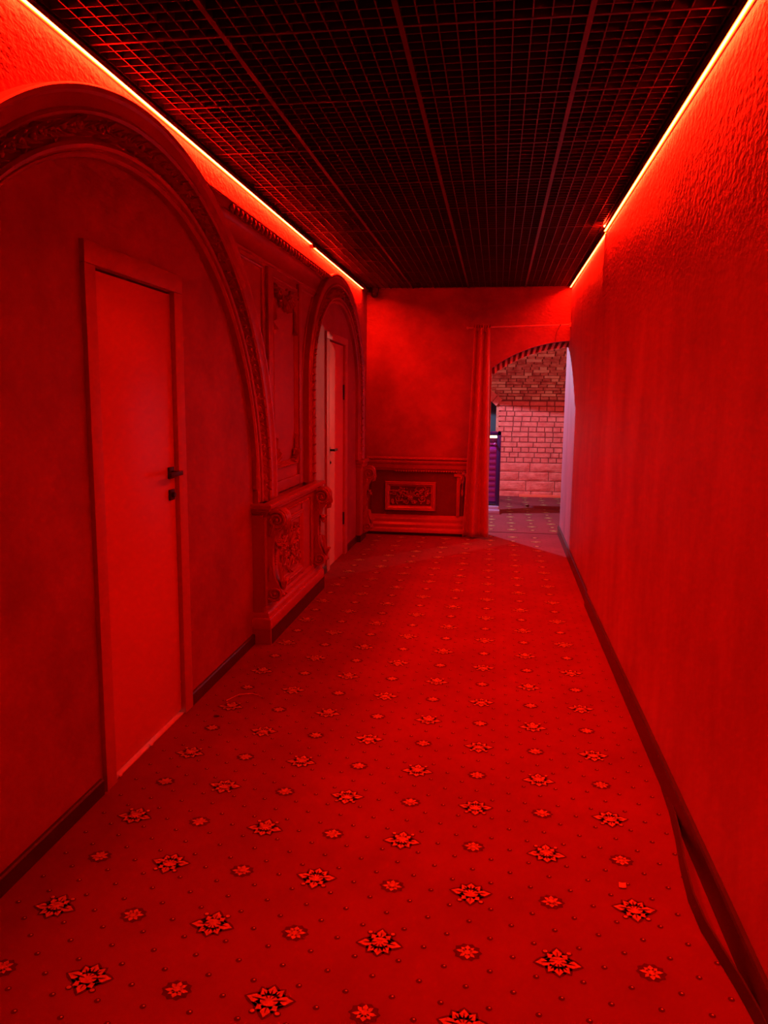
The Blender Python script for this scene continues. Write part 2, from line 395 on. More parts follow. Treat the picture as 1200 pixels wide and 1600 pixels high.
fs += [(0, 1, 2, 3), tuple((len(pts)-1)*4+q for q in (3, 2, 1, 0))]
ls.add(vs, fs)
tag(ls.build('loose_trim_strip', M['black']), 'thin dark trim strip peeled away from the skirting at lower right', 'trim strip')
# ------------------------------------------------------------------ doors
def door(n, ya, yb, H, hinge_low_y, zh, zk, hinges, casing, label, X=XL):
    e = empty('door_%d' % n, (X, (ya+yb)/2, 0), label, 'door', None, 'structure')
    lf = MB(); lf.box(X-.045, X-.004, ya+.004, yb-.004, .020 if n == 1 else .010, H, bev=.0015); lf.build('door_leaf', M['door'], e)
    ca, cb, ch = casing
    cs = MB(); cs.box(X-.02, X+.018, ca, ya+.004, .001, H+.01, bev=.002); cs.box(X-.02, X+.018, yb-.004, cb, .001, H+.01, bev=.002)
    cs.box(X-.02, X+.019, ca, cb, H+.012, ch, bev=.002)
    cs.box(X-.075, X-.05, ya, yb, .012, H+.01)
    cs.build('door_casing', M['casing'], e)
    hy = yb-.055 if hinge_low_y else ya+.055; sg = -1 if hinge_low_y else 1
    h = MB(); h.box(X-.004, X+.006, hy-.026, hy+.026, zh-.026, zh+.026, bev=.001)
    h.tube([(X+.004, hy, zh), (X+.050, hy, zh)], .010, 10)
    h.box(X+.042, X+.054, hy-(.115 if sg < 0 else .012), hy+(.012 if sg < 0 else .115), zh-.010, zh+.010, bev=.002)
    h.build('door_handle', M['blackmetal'], e)
    h = MB(); h.box(X-.004, X+.006, hy-.024, hy+.024, zk-.024, zk+.024, bev=.001); h.lathe((X+.006, hy, zk), [(0, .012), (.011, .012), (.013, .0)], 14, axis='X')
    h.build('lock_plate', M['blackmetal'], e)
    hyy = ya+.002 if hinge_low_y else yb-.002
    for z0, z1 in hinges:
        h = MB(); h.tube([(X+.004, hyy, z0), (X+.004, hyy, z1)], .0085, 8); h.box(X-.006, X+.001, hyy-.012, hyy+.012, z0, z1)
        h.build('hinge', M['blackmetal'], e)
    return e
door(1, D1[0], D1[1], 1.955, True, 1.165, 1.065, [(1.66, 1.785), (.46, .575)], (2.585, 3.43, 2.045), 'flat red door with black lever handle, nearer one on left wall')
door(2, D2[0], D2[1], 2.0, False, 1.06, .95, [(1.50, 1.64), (.30, .42)], (6.455, 7.375, 2.07), 'narrow-looking red door inside the far arch with light stripes')
th_ = MB(); th_.box(XL-.12, XL+.006, D1[0], D1[1], .0, .005, bev=.001)
struct('trim_2', th_, M['threshold'], 'pale threshold with light leaking under the nearer door', 'threshold')
# closed space behind door 1
rb = MB(); rb.box(XL-.75, XL-.13, 2.4, 3.6, 2.0, 2.05); rb.box(XL-.75, XL-.70, 2.4, 3.6, -.05, 2.0); rb.box(XL-.70, XL-.13, 2.4, 2.45, -.05, 2.0); rb.box(XL-.70, XL-.13, 3.55, 3.6, -.05, 2.0); rb.box(XL-.70, XL-.13, 2.45, 3.55, -.05, 0.0)
struct('wall_closet', rb, M['threshold'], 'lit closet behind the nearer door, seen only as a bright gap', 'wall', smooth=False)
# ------------------------------------------------------------------ archivolts
class Arch:
    def __init__(s, c, zs, ain, bin_, aout, bout, foot, co=None):
        s.ci, s.co = c, (co if co is not None else c); s.c = s.co
        s.zs, s.ai, s.bi, s.ao, s.bo, s.ft = zs, ain, bin_, aout, bout, foot
    def pt(s, q, t):
        """q 0..1 along the arch (left foot to right foot), t 0..1 across"""
        a = s.ai+(s.ao-s.ai)*t; b = s.bi+(s.bo-s.bi)*t
        c0 = s.ci+(s.co-s.ci)*t
        leg = s.zs-s.ft; arc = PI*(s.ao+s.bo)/2; tot = arc+2*leg; d = q*tot
        if d < leg: return Vector((0, c0-a, s.ft+d))
        if d > tot-leg: return Vector((0, c0+a, s.ft+tot-d))
        th = PI*(1-(d-leg)/arc)
        return Vector((0, c0+a*math.cos(th), s.zs+b*math.sin(th)))
    def length(s): return PI*(s.ao+s.bo)/2+2*(s.zs-s.ft)
def archivolt(A, xw, label, q0=0.0):
    e = empty('arch_surround', (xw, A.c+A.ao, A.ft), label, 'arch moulding', 'carved arch surrounds over the doors')
    def band(name, prof, n=110, m=M['stucco']):
        mb = MB()
        def fn(u, v):
            k = int(round(v*(len(prof)-1))); t, x = prof[k]; p = A.pt(u, t); return Vector((x, p.y, p.z))
        mb.grid(fn, n, len(prof)-1); 
        for u in (0, 1):
            vs = [fn(u, k/(len(prof)-1)) for k in range(len(prof))]; mb.add(vs, [tuple(range(len(vs)))])
        return mb.build(name, m, e, ang=30)
    band('inner_moulding', [(0, xw-.002), (0, xw+.030), (.04, xw+.040), (.07, xw+.040), (.08, xw+.034), (.11, xw+.034), (.12, xw+.046), (.17, xw+.050), (.20, xw+.044), (.22, xw+.040), (.22, xw-.002)])
    band('carved_bed', [(.22, xw-.002), (.22, xw+.030), (.28, xw+.012), (.52, xw+.010), (.58, xw+.030), (.58, xw-.002)])
    band('outer_moulding', [(.58, xw-.002), (.58, xw+.048), (.62, xw+.056), (.66, xw+.052), (.68, xw+.046), (.86, xw+.048), (.90, xw+.056), (.97, xw+.058), (1.0, xw+.052), (1.0, xw-.002)])
    lv = MB(); L = A.length(); n = int(L/0.070)
    for i in range(n):
        q = (i+.5)/n
        if q < q0: continue
        p = A.pt(q, .40); p1 = A.pt(min(1, q+.004), .40); tang = (p1-p).normalized(); rad = Vector((0, -tang.z, tang.y))
        rad = rad if (A.pt(q, .6)-p).dot(rad) > 0 else -rad
        wd = (A.pt(q, .56)-A.pt(q, .24)).length
        o = Vector((xw+.013, p.y, p.z)); nrm = Vector((1, 0, 0)); j = i % 3
        for sgn in (-1, 1):
            dd = (tang*random.uniform(.7, 1.1)+rad*sgn*random.uniform(.5, .9)).normalized()
            lv.leaf(o-tang*.01-rad*sgn*wd*.08, dd, dd.cross(nrm), nrm, wd*random.uniform(.60, .80), wd*.14, .046, .7, random.choice((2, 3)))
        if j == 0:
            for kk in range(5):
                aa = kk*2*PI/5; lv.ball(o+tang*.028+(tang*math.cos(aa)+rad*math.sin(aa))*.012+nrm*.024, .0095, 5)
            lv.ball(o+tang*.028+nrm*.032, .009, 5)
        elif j == 1:
            lv.spiral(o+tang*.025+rad*random.choice((-1, 1))*.012+nrm*.022, tang, rad, .020, 1.2, .0065, random.uniform(0, 6), 1)
        else:
            lv.ball(o+tang*.03+rad*random.uniform(-.01, .01)+nrm*.024, .014, 5)
    lv.build('acanthus_carving', M['stucco'], e, ang=50)
    return e
A1 = Arch(2.99, 0.93, 1.48, 1.436, 1.725, 1.690, 0.875, 3.09)
A2 = Arch(6.906, 1.586, 0.98, 0.76, 1.235, 1.0, 0.875)
archivolt(A1, XL, 'large carved arch surround framing the nearer flat red door', q0=.08)
archivolt(A2, XL, 'smaller carved arch surround framing the farther striped door')
# left-foot plinth of the near arch
pb = MB(); pb.box(XL, XL+.075, 1.17, 1.53, 0, .85, bev=.004); pb.box(XL, XL+.10, 1.14, 1.56, .845, .870, bev=.006); pb.box(XL, XL+.10, 1.14, 1.56, 0, .2, bev=.006)
tag(pb.build('arch_plinth', M['stucco_flat']), 'plain red plinth under the near foot of the large arch', 'plinth')
# ------------------------------------------------------------------ carved console
def console(parent, xb, yc, w_, z0, z1, name='console'):
    """S-shaped bracket: back at xb, centred at yc, from z0 to z1"""
    H = z1-z0
    prof = [(1.0, .090), (.965, .116), (.92, .128), (.87, .126), (.82, .108), (.77, .080), (.72, .056), (.64, .044), (.55, .038), (.44, .036), (.33, .040), (.25, .054), (.18, .078), (.13, .096), (.09, .098), (.05, .080), (.02, .050), (0, .0)]
    mb = MB()
    outer = [(xb+x, yc-w_/2, z0+H*z) for z, x in prof]
    poly = [(xb-.01, yc-w_/2, z0)]+outer[::-1]+[(xb-.01, yc-w_/2, z1)]
    mb.prism(poly, (0, w_, 0))
    o = mb.build(name, M['stucco'], parent, ang=30)
    cv = MB()
    for ys, sg in ((yc-w_/2, -1), (yc+w_/2, 1)):
        Y = Vector((0, 1, 0))
        cv.spiral((xb+.066, ys+sg*.004, z0+H*.89), (1, 0, 0), (0, 0, 1), .052, 2.0, .0115, PI*.75, -1)
        cv.spiral((xb+.048, ys+sg*.004, z0+H*.105), (1, 0, 0), (0, 0, 1), .042, 1.8, .0095, PI*1.2, 1)
        cv.leaf((xb+.02, ys, z0+H*.70), (0.35, 0, 1), (1, 0, -.35), (0, sg, 0), .10, .026, .018, .6)
        cv.leaf((xb+.012, ys, z0+H*.22), (.1, 0, 1), (1, 0, -.1), (0, sg, 0), .12, .014, .012, .5)
    # front: drooping leaf on the upper scroll, cluster, bead drop, rising leaf
    def px(z):
        zz = z
        for (a, xa), (b_, xb_) in zip(prof, prof[1:]):
            if b_ <= zz <= a: return xb+xa+(xb_-xa)*(a-zz)/(a-b_)
        return xb
    for f, (dy, zz, ln, wd) in enumerate([(0, .99, .17, .036), (-.02, .97, .12, .022), (.02, .97, .12, .022)]):
        cv.leaf((px(.97)+.004, yc+dy, z0+H*zz), (-.12, dy*3, -1), (0, 1, 0), (1, 0, .0), ln, wd, .036, .3, 4)
    for k in range(9):
        a = -PI/2+random.uniform(-1.6, 1.6)
        cv.leaf((px(.62)+.002, yc, z0+H*(.63+.02*random.random())), (.5, math.cos(a), math.sin(a)), (0, -math.sin(a), math.cos(a)), (1, 0, 0), random.uniform(.045, .065), .013, .022, 1.0, 2)
    for k in range(6): cv.ball((px(.62)+.03, yc+random.uniform(-.02, .02), z0+H*(.60+random.uniform(-.03, .04))), .009, 5)
    for k in range(7): cv.ball((px(.5)+.006, yc, z0+H*(.56-.026*k)), .0085-.0004*k, 5)
    cv.leaf((px(.12), yc, z0+H*.10), (-.22, 0, 1), (0, 1, 0), (1, 0, .2), .20, .030, .030, .1, 5)
    for sg in (-1, 1):
        cv.leaf((px(.12), yc+sg*.012, z0+H*.14), (-.15, sg*.4, 1), (0, 1, -sg*.4), (1, 0, 0), .070, .018, .024, .9, 3)
        cv.ball((px(.09), yc+sg*.024, z0+H*.09), .011, 5)
    cv.build('scroll_carving', M['stucco'], o, ang=50)
    return o
def relief(parent, to3, W, H, seed, name='carved_relief'):
    """symmetrical carved scrollwork; to3(u, v, h) maps panel coords to space"""
    rnd = random.Random(seed); mb = MB()
    O = to3(0, 0, 0); U = (to3(1, 0, 0)-O); V = (to3(0, 1, 0)-O); Nn = (to3(0, 0, 1)-O)
    P = lambda u, v, h=0: to3(u, v, h)
    for k in range(5):
        a = PI*(.1+.2*k); mb.leaf(P(0, -.01), U*math.cos(a)+V*math.sin(a), V*math.cos(a)-U*math.sin(a), Nn, H*.40, H*.08, .030, .7, 3)
    for k in range(7):
        a = 2*PI*k/7; mb.ball(P(math.cos(a)*.02, -.02+math.sin(a)*.02, .025), .011, 5)
    mb.ball(P(0, -.02, .03), .014, 5)
    for s in (-1, 1):
        for (cu, cv_, r, st) in ((.16, .10, .20, 0), (.30, -.12, .19, PI), (.42, .16, .13, 1), (.10, -.30, .13, 2), (.44, -.28, .10, 4), (.27, .30, .10, 3)):
            mb.spiral(P(s*cu*W, cv_*H, .010), U*s, V, r*H, 1.4, .0075, st, 1)
        for k in range(16):
            a = rnd.uniform(0, 2*PI); u, v = rnd.uniform(.06, .45)*W, rnd.uniform(-.40, .40)*H
            d = U*s*math.cos(a)+V*math.sin(a); sd = V*math.cos(a)-U*s*math.sin(a)
            mb.leaf(P(s*u, v), d, sd, Nn, rnd.uniform(.17, .26)*H, H*.055, .024, .9, 2)
        for k in range(14): mb.ball(P(s*rnd.uniform(.04, .47)*W, rnd.uniform(-.43, .43)*H, .012), rnd.uniform(.006, .010), 5)
    return mb.build(name, M['stucco'], parent, ang=50)
def frame_mb(mb, P, u0, u1, v0, v1, w_, prof):
    """mitred frame; prof: list of (inset fraction, height)"""
    for (f0, h0), (f1, h1) in zip(prof, prof[1:]):
        a = [(u0+w_*f0, v0+w_*f0), (u1-w_*f0, v0+w_*f0), (u1-w_*f0, v1-w_*f0), (u0+w_*f0, v1-w_*f0)]
        b_ = [(u0+w_*f1, v0+w_*f1), (u1-w_*f1, v0+w_*f1), (u1-w_*f1, v1-w_*f1), (u0+w_*f1, v1-w_*f1)]
        for i in range(4):
            j = (i+1) % 4
            mb.add([P(*a[i], h0), P(*a[j], h0), P(*b_[j], h1), P(*b_[i], h1)], [(0, 1, 2, 3)])
FP = [(0, -.003), (0, .018), (.15, .024), (.3, .020), (.45, .022), (.7, .010), (.85, .012), (1, .006), (1, -.003)]
# ------------------------------------------------------------------ pedestal between the arches
xb = XL+.070     # body face
ped = empty('carved_pedestal', (XL, 5.15, 0), 'carved red pedestal with two scroll brackets between the two arches', 'pedestal')
b = MB(); b.box(XL, xb, 4.44, 5.86, .0, .80)
b.box(XL, xb+.046, 4.422, 4.440, 0, .094)
b.box(xb, xb+.012, 4.44, 4.62, .24, .79, bev=.003); b.box(xb, xb+.012, 5.62, 5.86, .24, .79, bev=.003); b.box(xb, xb+.008, 5.36, 5.42, .24, .79, bev=.002)
b.build('pedestal_body', M['stucco_flat'], ped)
PB = [(0, .0), (.050, .0), (.050, .055), (.044, .065), (.036, .068), (.036, .090), (.028, .104), (.018, .110), (.018, .130), (.008, .142), (0, .150)]
def moulding(mb, prof, x, ya, yb, z):
    """front moulding with mitred returns to the wall at both ends"""
    path = [(XL, ya, 0, -1), (x, ya, 1, -1), (x, yb, 1, 1), (XL, yb, 0, 1)]
    rows = [[Vector((px_+ox*p, py_+oy*p, z+q)) for p, q in prof] for px_, py_, ox, oy in path]
    n = len(prof)
    for a, c_ in zip(rows, rows[1:]):
        mb.add(a+c_, [(i, (i+1) % n, (i+1) % n+n, i+n) for i in range(n)])
b = MB(); moulding(b, PB, xb-.004, 4.47, 5.85, .095); b.build('base_moulding', M['stucco'], ped)
b = MB(); b.box(xb+.001, xb+.050, 4.441, 5.895, 0, .095); b.build('dark_plinth', M['black'], ped, smooth=False)
LP = [(0, -.075), (.012, -.075), (.016, -.060), (.022, -.045), (.034, -.032), (.046, -.026), (.046, -.016), (.058, -.010), (.062, 0), (.062, .014), (.056, .020), (0, .020)]
b = MB(); moulding(b, LP, xb-.002, 4.47, 5.83, .852)
b.build('ledge', M['stucco'], ped)
b = MB()
for k in range(26):
    y = 4.66+.033*k; b.ball((xb+.018, y, .772), .0095, 5)
b.build('bead_row', M['stucco'], ped)
b = MB(); Pp = lambda u, v, h: Vector((xb+h, u, v))
frame_mb(b, Pp, 4.68, 5.34, .28, .72, .05, FP); b.build('panel_frame', M['stucco'], ped)
relief(ped, lambda u, v, h: Vector((xb+.002+h, 5.01+u, .50+v)), .54, .32, 3)
b = MB(); frame_mb(b, Pp, 4.68, 5.34, .262, .279, .006, [(0, -.002), (0, .02), (1, .02), (1, -.002)]); b.build('lower_bead', M['stucco'], ped)
console(ped, xb+.008, 4.535, .105, .245, .835)
console(ped, xb+.008, 5.745, .105, .215, .835)
# ------------------------------------------------------------------ boiserie above the pedestal
wp = empty('wall_panel', (XL, 5.2, .88), 'tall red boiserie panel with carved corners and cornice between the arches', 'wall panelling')
xp = XL+.012
def band_poly(mb, ya, yb, za, zb, x0, x1): mb.box(x0, x1, ya, yb, za, zb, bev=.0015)
b = MB()
# backing board cut to both arches
top_z = 2.50
L_edge = []; R_edge = []
for k in range(25):
    z = .875+(2.33-.875)*k/24
    a = A1.ao-.02 if z < A1.zs else (A1.ao-.02)*math.sqrt(max(0, 1-((z-A1.zs)/(A1.bo-.02))**2)); L_edge.append((A1.c+a, z))
    a = A2.ao-.02 if z < A2.zs else (A2.ao-.02)*math.sqrt(max(0, 1-((z-A2.zs)/(A2.bo-.02))**2)); R_edge.append((A2.c-a, z))
b.prism([(XL, y, z) for y, z in L_edge]+[(XL, y, z) for y, z in R_edge[::-1]], (.010, 0, 0))
b.build('back_board', M['stucco_flat'], wp, smooth=False)
b = MB()
for y0, y1 in ((4.74, 4.84), (5.49, 5.57)): band_poly(b, y0, y1, .885, 2.31, XL+.008, XL+.030)
band_poly(b, 4.79, 5.49, .885, .955, XL+.008, XL+.028)
b.build('stile', M['stucco_flat'], wp)
# frieze (concave) and cornice with egg beads
CP = [(0, -.19), (.018, -.19), (.020, -.175), (.014, -.165), (.012, -.12), (.016, -.08), (.026, -.050), (.030, -.046), (.030, -.036), (.040, -.030), (.052, -.014), (.060, -.010), (.060, .0), (0, .006)]
def cut_y(arch, z, side):
    zz = min(max(z, arch.zs), arch.zs+arch.bo-.004)
    return arch.c+side*arch.ao*math.sqrt(1-((zz-arch.zs)/arch.bo)**2)
b = MB(); n = len(CP); za = 2.515
rowa = [Vector((XL+p, cut_y(A1, za+q, 1)-.03, za+q)) for p, q in CP]; rowb = [Vector((XL+p, cut_y(A2, za+q, -1)+.03, za+q)) for p, q in CP]
b.add(rowa+rowb, [(i, (i+1) % n, (i+1) % n+n, i+n) for i in range(n)]+[tuple(range(n))[::-1], tuple(range(n, 2*n))])
b.build('cornice', M['stucco'], wp)
b = MB(); y = 4.02
while y < 6.2:
    b.ball((XL+.056, y, za-.034), .017, 7, 0, (1.0, .8, 1.3)); b.ball((XL+.046, y+.037, za-.040), .007, 4, 0, (1, 1, 2)); y += .074
b.build('egg_bead', M['stucco'], wp)
# side spandrel frames (follow the arches)
def tri_frame(side):
    mb = MB()
    A = A1 if side < 0 else A2; y_in = 4.655 if side < 0 else 5.60; pts = []
    zs_ = [1.75+(2.29-1.75)*k/12 for k in range(13)]
    for z in zs_: pts.append(Vector((XL+.012, (cut_y(A, z, 1)+.05) if side < 0 else (cut_y(A, z, -1)-.05), z)))
    pts = [p for p in pts if (p.y < y_in-.02 if side < 0 else p.y > y_in+.02)]
    loop = [Vector((XL+.012, y_in, pts[0].z-.15))]+pts+[Vector((XL+.012, y_in, pts[-1].z))]
    for a, c_ in zip(loop, loop[1:]+loop[:1]): mb.tube([a, c_], .0105, 8)
    for a in loop: mb.ball(a, .0105, 5)
    return mb
tri_frame(-1).build('spandrel_frame', M['stucco'], wp); tri_frame(1).build('spandrel_frame', M['stucco'], wp)
b = MB(); P2 = lambda u, v, h: Vector((XL+.008+h, u, v))
frame_mb(b, P2, 4.835, 5.445, 1.04, 2.27, .040, FP); b.build('picture_frame', M['stucco'], wp)
b = MB(); nx = Vector((1, 0, 0)); rnd = random.Random(5)
def corner(cy, cz, sy, sz):
    o = Vector((XL+.020, cy, cz))
    b.spiral(o+Vector((.006, sy*.05, sz*.05)), (0, sy, 0), (0, 0, sz), .036, 1.4, .008, 0, 1)
    for k in range(7):
        a = PI/2*k/6; d = Vector((0, sy*math.cos(a), sz*math.sin(a))); b.leaf(o, d, d.cross(nx), nx, rnd.uniform(.08, .13), .018, .026, .8, 3)
    b.leaf(o, (0, sy*.1, sz), (0, 1, 0), nx, .20, .022, .024, .5, 4); b.leaf(o, (0, sy, sz*.1), (0, 0, 1), nx, .15, .020, .024, .5, 4)
corner(4.86, 1.065, 1, 1); corner(5.42, 1.065, -1, 1)
for k in range(13):
    f = k/12; a = PI*(.04+.92*f); d = Vector((0, math.cos(a), -math.sin(a))); b.leaf((XL+.020, 5.14+.18*math.cos(a), 2.22-.03*math.sin(a)), d, d.cross(nx), nx, rnd.uniform(.08, .13), .020, .028, .8, 3)
for s_ in (-1, 1):
    b.spiral((XL+.030, 5.14+s_*.13, 2.18), (0, s_, 0), (0, 0, 1), .045, 1.5, .009, PI, 1)
    b.leaf((XL+.018, 5.14+s_*.27, 2.22), (0, 0, -1), (0, 1, 0), nx, .24, .020, .026, .5, 5)
    b.leaf((XL+.018, 5.14+s_*.27, 2.00), (0, -s_*.5, -1), (0, 1, -s_*.5), nx, .07, .012, .020, 1.0, 2)
for k in range(8): b.ball((XL+.045, 5.14+rnd.uniform(-.05, .05), 2.17+rnd.uniform(-.03, .05)), .011, 5)
b.build('corner_carving', M['stucco'], wp, ang=50)
# flat pilaster against the arch soffit (small block at the near arch's inner jamb)
b = MB(); b.box(XL-.001, XL+.028, 4.455, 4.505, .955, 1.40, bev=.004)
b.box(XL-.001, XL+.034, 4.465, 4.505, .40, .945, bev=.006)
tag(b.build('jamb_strip', M['stucco_flat']), 'narrow red moulded strip inside the right foot of the large arch', 'moulding')
# ------------------------------------------------------------------ far foot of the small arch
cp = empty('corner_pedestal', (XL, 8.08, 0), 'slim carved scroll pedestal in the far left corner by the end wall', 'pedestal')
b = MB(); b.box(XL, XL+.05, 7.93, 8.25, .07, .83, bev=.004); b.build('pedestal_body', M['stucco_flat'], cp)
b = MB(); b.box(XL, XL+.085, 7.91, 8.27, .835, .873, bev=.008); b.box(XL, XL+.07, 7.92, 8.26, .80, .834, bev=.006); b.build('ledge', M['stucco'], cp)
b = MB(); b.box(XL, XL+.055, 7.92, 8.26, 0, .07); b.build('dark_plinth', M['black'], cp, smooth=False)
console(cp, XL+.048, 8.13, .10, .07, .80)
# ------------------------------------------------------------------ wainscot on the end wall
wn = empty('wainscot', (-.9, YE, 0), 'low red wainscot with carved relief panel left of the curtain', 'wainscot')
fy = YE-.035
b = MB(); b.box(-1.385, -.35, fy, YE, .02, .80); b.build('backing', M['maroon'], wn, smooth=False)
b = MB(); b.sweep([(0, 0), (.075, 0), (.075, .03), (.066, .045), (.055, .05), (.055, .085), (.042, .10), (.030, .11), (.030, .145), (.015, .165), (.008, .185), (0, .19)], (-1.40, fy, .035), (-.33, fy, .035), (0, -1, 0), (0, 0, 1)); b.build('base_moulding', M['stucco'], wn)
b = MB(); b.box(-1.44, -.33, fy-.045, YE, .0, .035); b.build('dark_plinth', M['black'], wn, smooth=False)
b = MB(); b.sweep([(0, 0), (.018, 0), (.024, .018), (.040, .030), (.046, .050), (.046, .075), (.060, .085), (.066, .105), (.066, .118), (0, .122)], (-1.42, fy, .725), (-1.13, fy, .725), (0, -1, 0), (0, 0, 1))
b.sweep([(0, 0), (.026, 0), (.032, .018), (.050, .030), (.056, .050), (.056, .075), (.070, .085), (.078, .105), (.078, .118), (0, .122)], (-1.13, fy, .72), (-.315, fy, .72), (0, -1, 0), (0, 0, 1))
b.sweep([(0, 0), (.050, 0), (.062, .008), (.062, .022), (0, .028)], (-1.43, fy, .848), (-.31, fy, .848), (0, -1, 0), (0, 0, 1))
b.build('chair_rail', M['stucco'], wn)
b = MB(); x = -1.10
while x < -.34: b.ball((x, fy-.034, .722), .010, 5, 0, (1.2, 1, 1)); x += .028
b.build('bead_row', M['stucco'], wn)
b = MB(); P3 = lambda u, v, h: Vector((u, fy-h, v)); frame_mb(b, P3, -1.225, -.655, .275, .600, .055, [(0, -.003), (0, .026), (.12, .034), (.35, .030), (.5, .032), (.75, .018), (1, .010), (1, -.003)]); b.build('relief_frame', M['stucco'], wn)
relief(wn, lambda u, v, h: Vector((-.94+u, fy-.003-h, .437+v)), .45, .205, 11)
b = MB(); b.box(-.425, -.385, fy-.020, fy, .22, .72, bev=.004); b.box(-.455, -.375, fy-.03, fy, .665, .70, bev=.004); b.build('edge_stile', M['stucco'], wn)
b = MB()
for k in range(5): b.leaf((-.355, fy-.03, .74-.02*k), (random.uniform(-.5, .5), 0, -1), (1, 0, 0), (0, -1, 0), .10, .018, .03, .8, 3)
b.tube([(-.355, fy-.03, .70), (-.36, fy-.03, .50)], .007, 6); b.leaf((-.36, fy-.02, .53), (0, 0, -1), (1, 0, 0), (0, -1, 0), .09, .016, .025, .6, 3); b.ball((-.355, fy-.04, .70), .02, 6)
b.build('carved_drop', M['stucco'], wn, ang=50)
# ------------------------------------------------------------------ curtain and rod
yc_ = YE-.165
b = MB(); b.tube([(-.335, yc_, 2.268), (.725, yc_, 2.296)], .0075, 10)
rod = b.build('curtain_rod', M['rod']); tag(rod, 'thin red rod across the arched opening carrying the curtain', 'curtain rod')
b = MB(); b.ball((-.342, yc_, 2.268), .014, 7); b.build('finial', M['rod'], rod)
b = MB(); b.box(.712, .728, yc_-.02, yc_+.02, 2.275, 2.315, bev=.003); b.build('wall_bracket', M['rod'], rod)
cu = MB()
def cfold(u, v):
    # u across 0..1, v down 0..1
    xl = -.275+(-.345+.275)*v**1.4; xr = -.105+(-.060+.105)*v**1.5
    x = xl+(xr-xl)*u
    amp = .020+.026*v
    y = yc_-.012-amp*math.cos(u*2*PI*2.1+.5+.4*math.sin(2*v))-.006*math.sin(u*17+v*3)
    y += .01*v
    z = 2.262+.004*u-(2.262-.022-.0*u)*v
    if v < .03: z += .006*math.sin(u*40)
    return Vector((x, y, z))
cu.grid(cfold, 70, 40)
cur = cu.build('curtain', M['curtain'], ang=80)
so = cur.modifiers.new('thick', 'SOLIDIFY'); so.thickness = .004
tag(cur, 'gathered floor-length red curtain hanging at left of the arched opening', 'curtain')
cu = MB()
def ctop(u, v):
    x = -.282+.185*u; y = yc_-.014-.012*math.cos(u*2*PI*7); return Vector((x, y, 2.300-.075*v))
cu.grid(ctop, 60, 4); hd = cu.build('header_tape', M['curtain'], cur, ang=80); s2 = hd.modifiers.new('thick', 'SOLIDIFY'); s2.thickness = .003
b = MB(); b.tube([(.62, yc_+.004, 2.298), (.60, yc_+.01, 2.25), (.585, yc_+.02, 2.22), (.575, yc_+.03, 2.13)], .0035, 6); b.ball((.62, yc_, 2.296), .011, 6)
tag(b.build('tie_cord', M['rope']), 'short dark cord tied to the rod over the brick arch', 'cord')
# ------------------------------------------------------------------ security camera
sec = empty('security_camera', (-1.355, YE-.10, 2.70), 'small black dome security camera under the ceiling in far left corner', 'camera')
b = MB(); b.lathe((-1.355, YE-.10, 2.655), [(0, .044), (.050, .044), (.050, .0), (.046, -.008), (.0, -.008)], 20); b.build('housing', M['blackmetal'], sec)
b = MB(); b.lathe((-1.355, YE-.10, 2.647), [(.040, .002), (.040, -.02), (.034, -.038), (.022, -.050), (0, -.055)], 20); b.build('dome', M['blackmetal'], sec)
b = MB(); b.box(-1.435, -1.375, YE-.012, YE, 2.668, 2.697, bev=.002); b.build('junction_box', M['blackmetal'], sec)
# ------------------------------------------------------------------ small litter on the carpet
b = MB(); b.grid(lambda u, v: Vector((.431+(u-.5)*.022+.003*v, 2.299+(v-.5)*.026, .0025+.004*abs(u-.5))), 4, 4)
o = b.build('paper_scrap', M['paper']); tag(o, 'tiny pale square scrap lying on the carpet near right wall', 'scrap'); s = o.modifiers.new('t', 'SOLIDIFY'); s.thickness = .0008
b = MB(); b.tube([(-1.30, 3.52, .003), (-1.26, 3.60, .006), (-1.20, 3.63, .004), (-1.14, 3.60, .003)], .0018, 5)
tag(b.build('lint_thread', M['paper']), 'thin pale thread curled on the carpet beyond the nearer door', 'thread')
b = MB(); b.ball((-1.28, 3.33, .004), .010, 5, 0, (1.6, 1, .4)); tag(b.build('dark_crumb', M['black']), 'small dark crumb on the carpet beside the nearer door frame', 'crumb')
for p, lb in (((-1.446, 2.70, .009), 'white crumb by the hinge corner of the nearer door'), ((-1.446, 2.98, .009), 'white crumb at the middle of the nearer door sill')):
    b = MB(); b.ball(p, .009, 5, 0, (1, 1.5, .6)); tag(b.build('crumb', M['threshold']), lb, 'crumb')
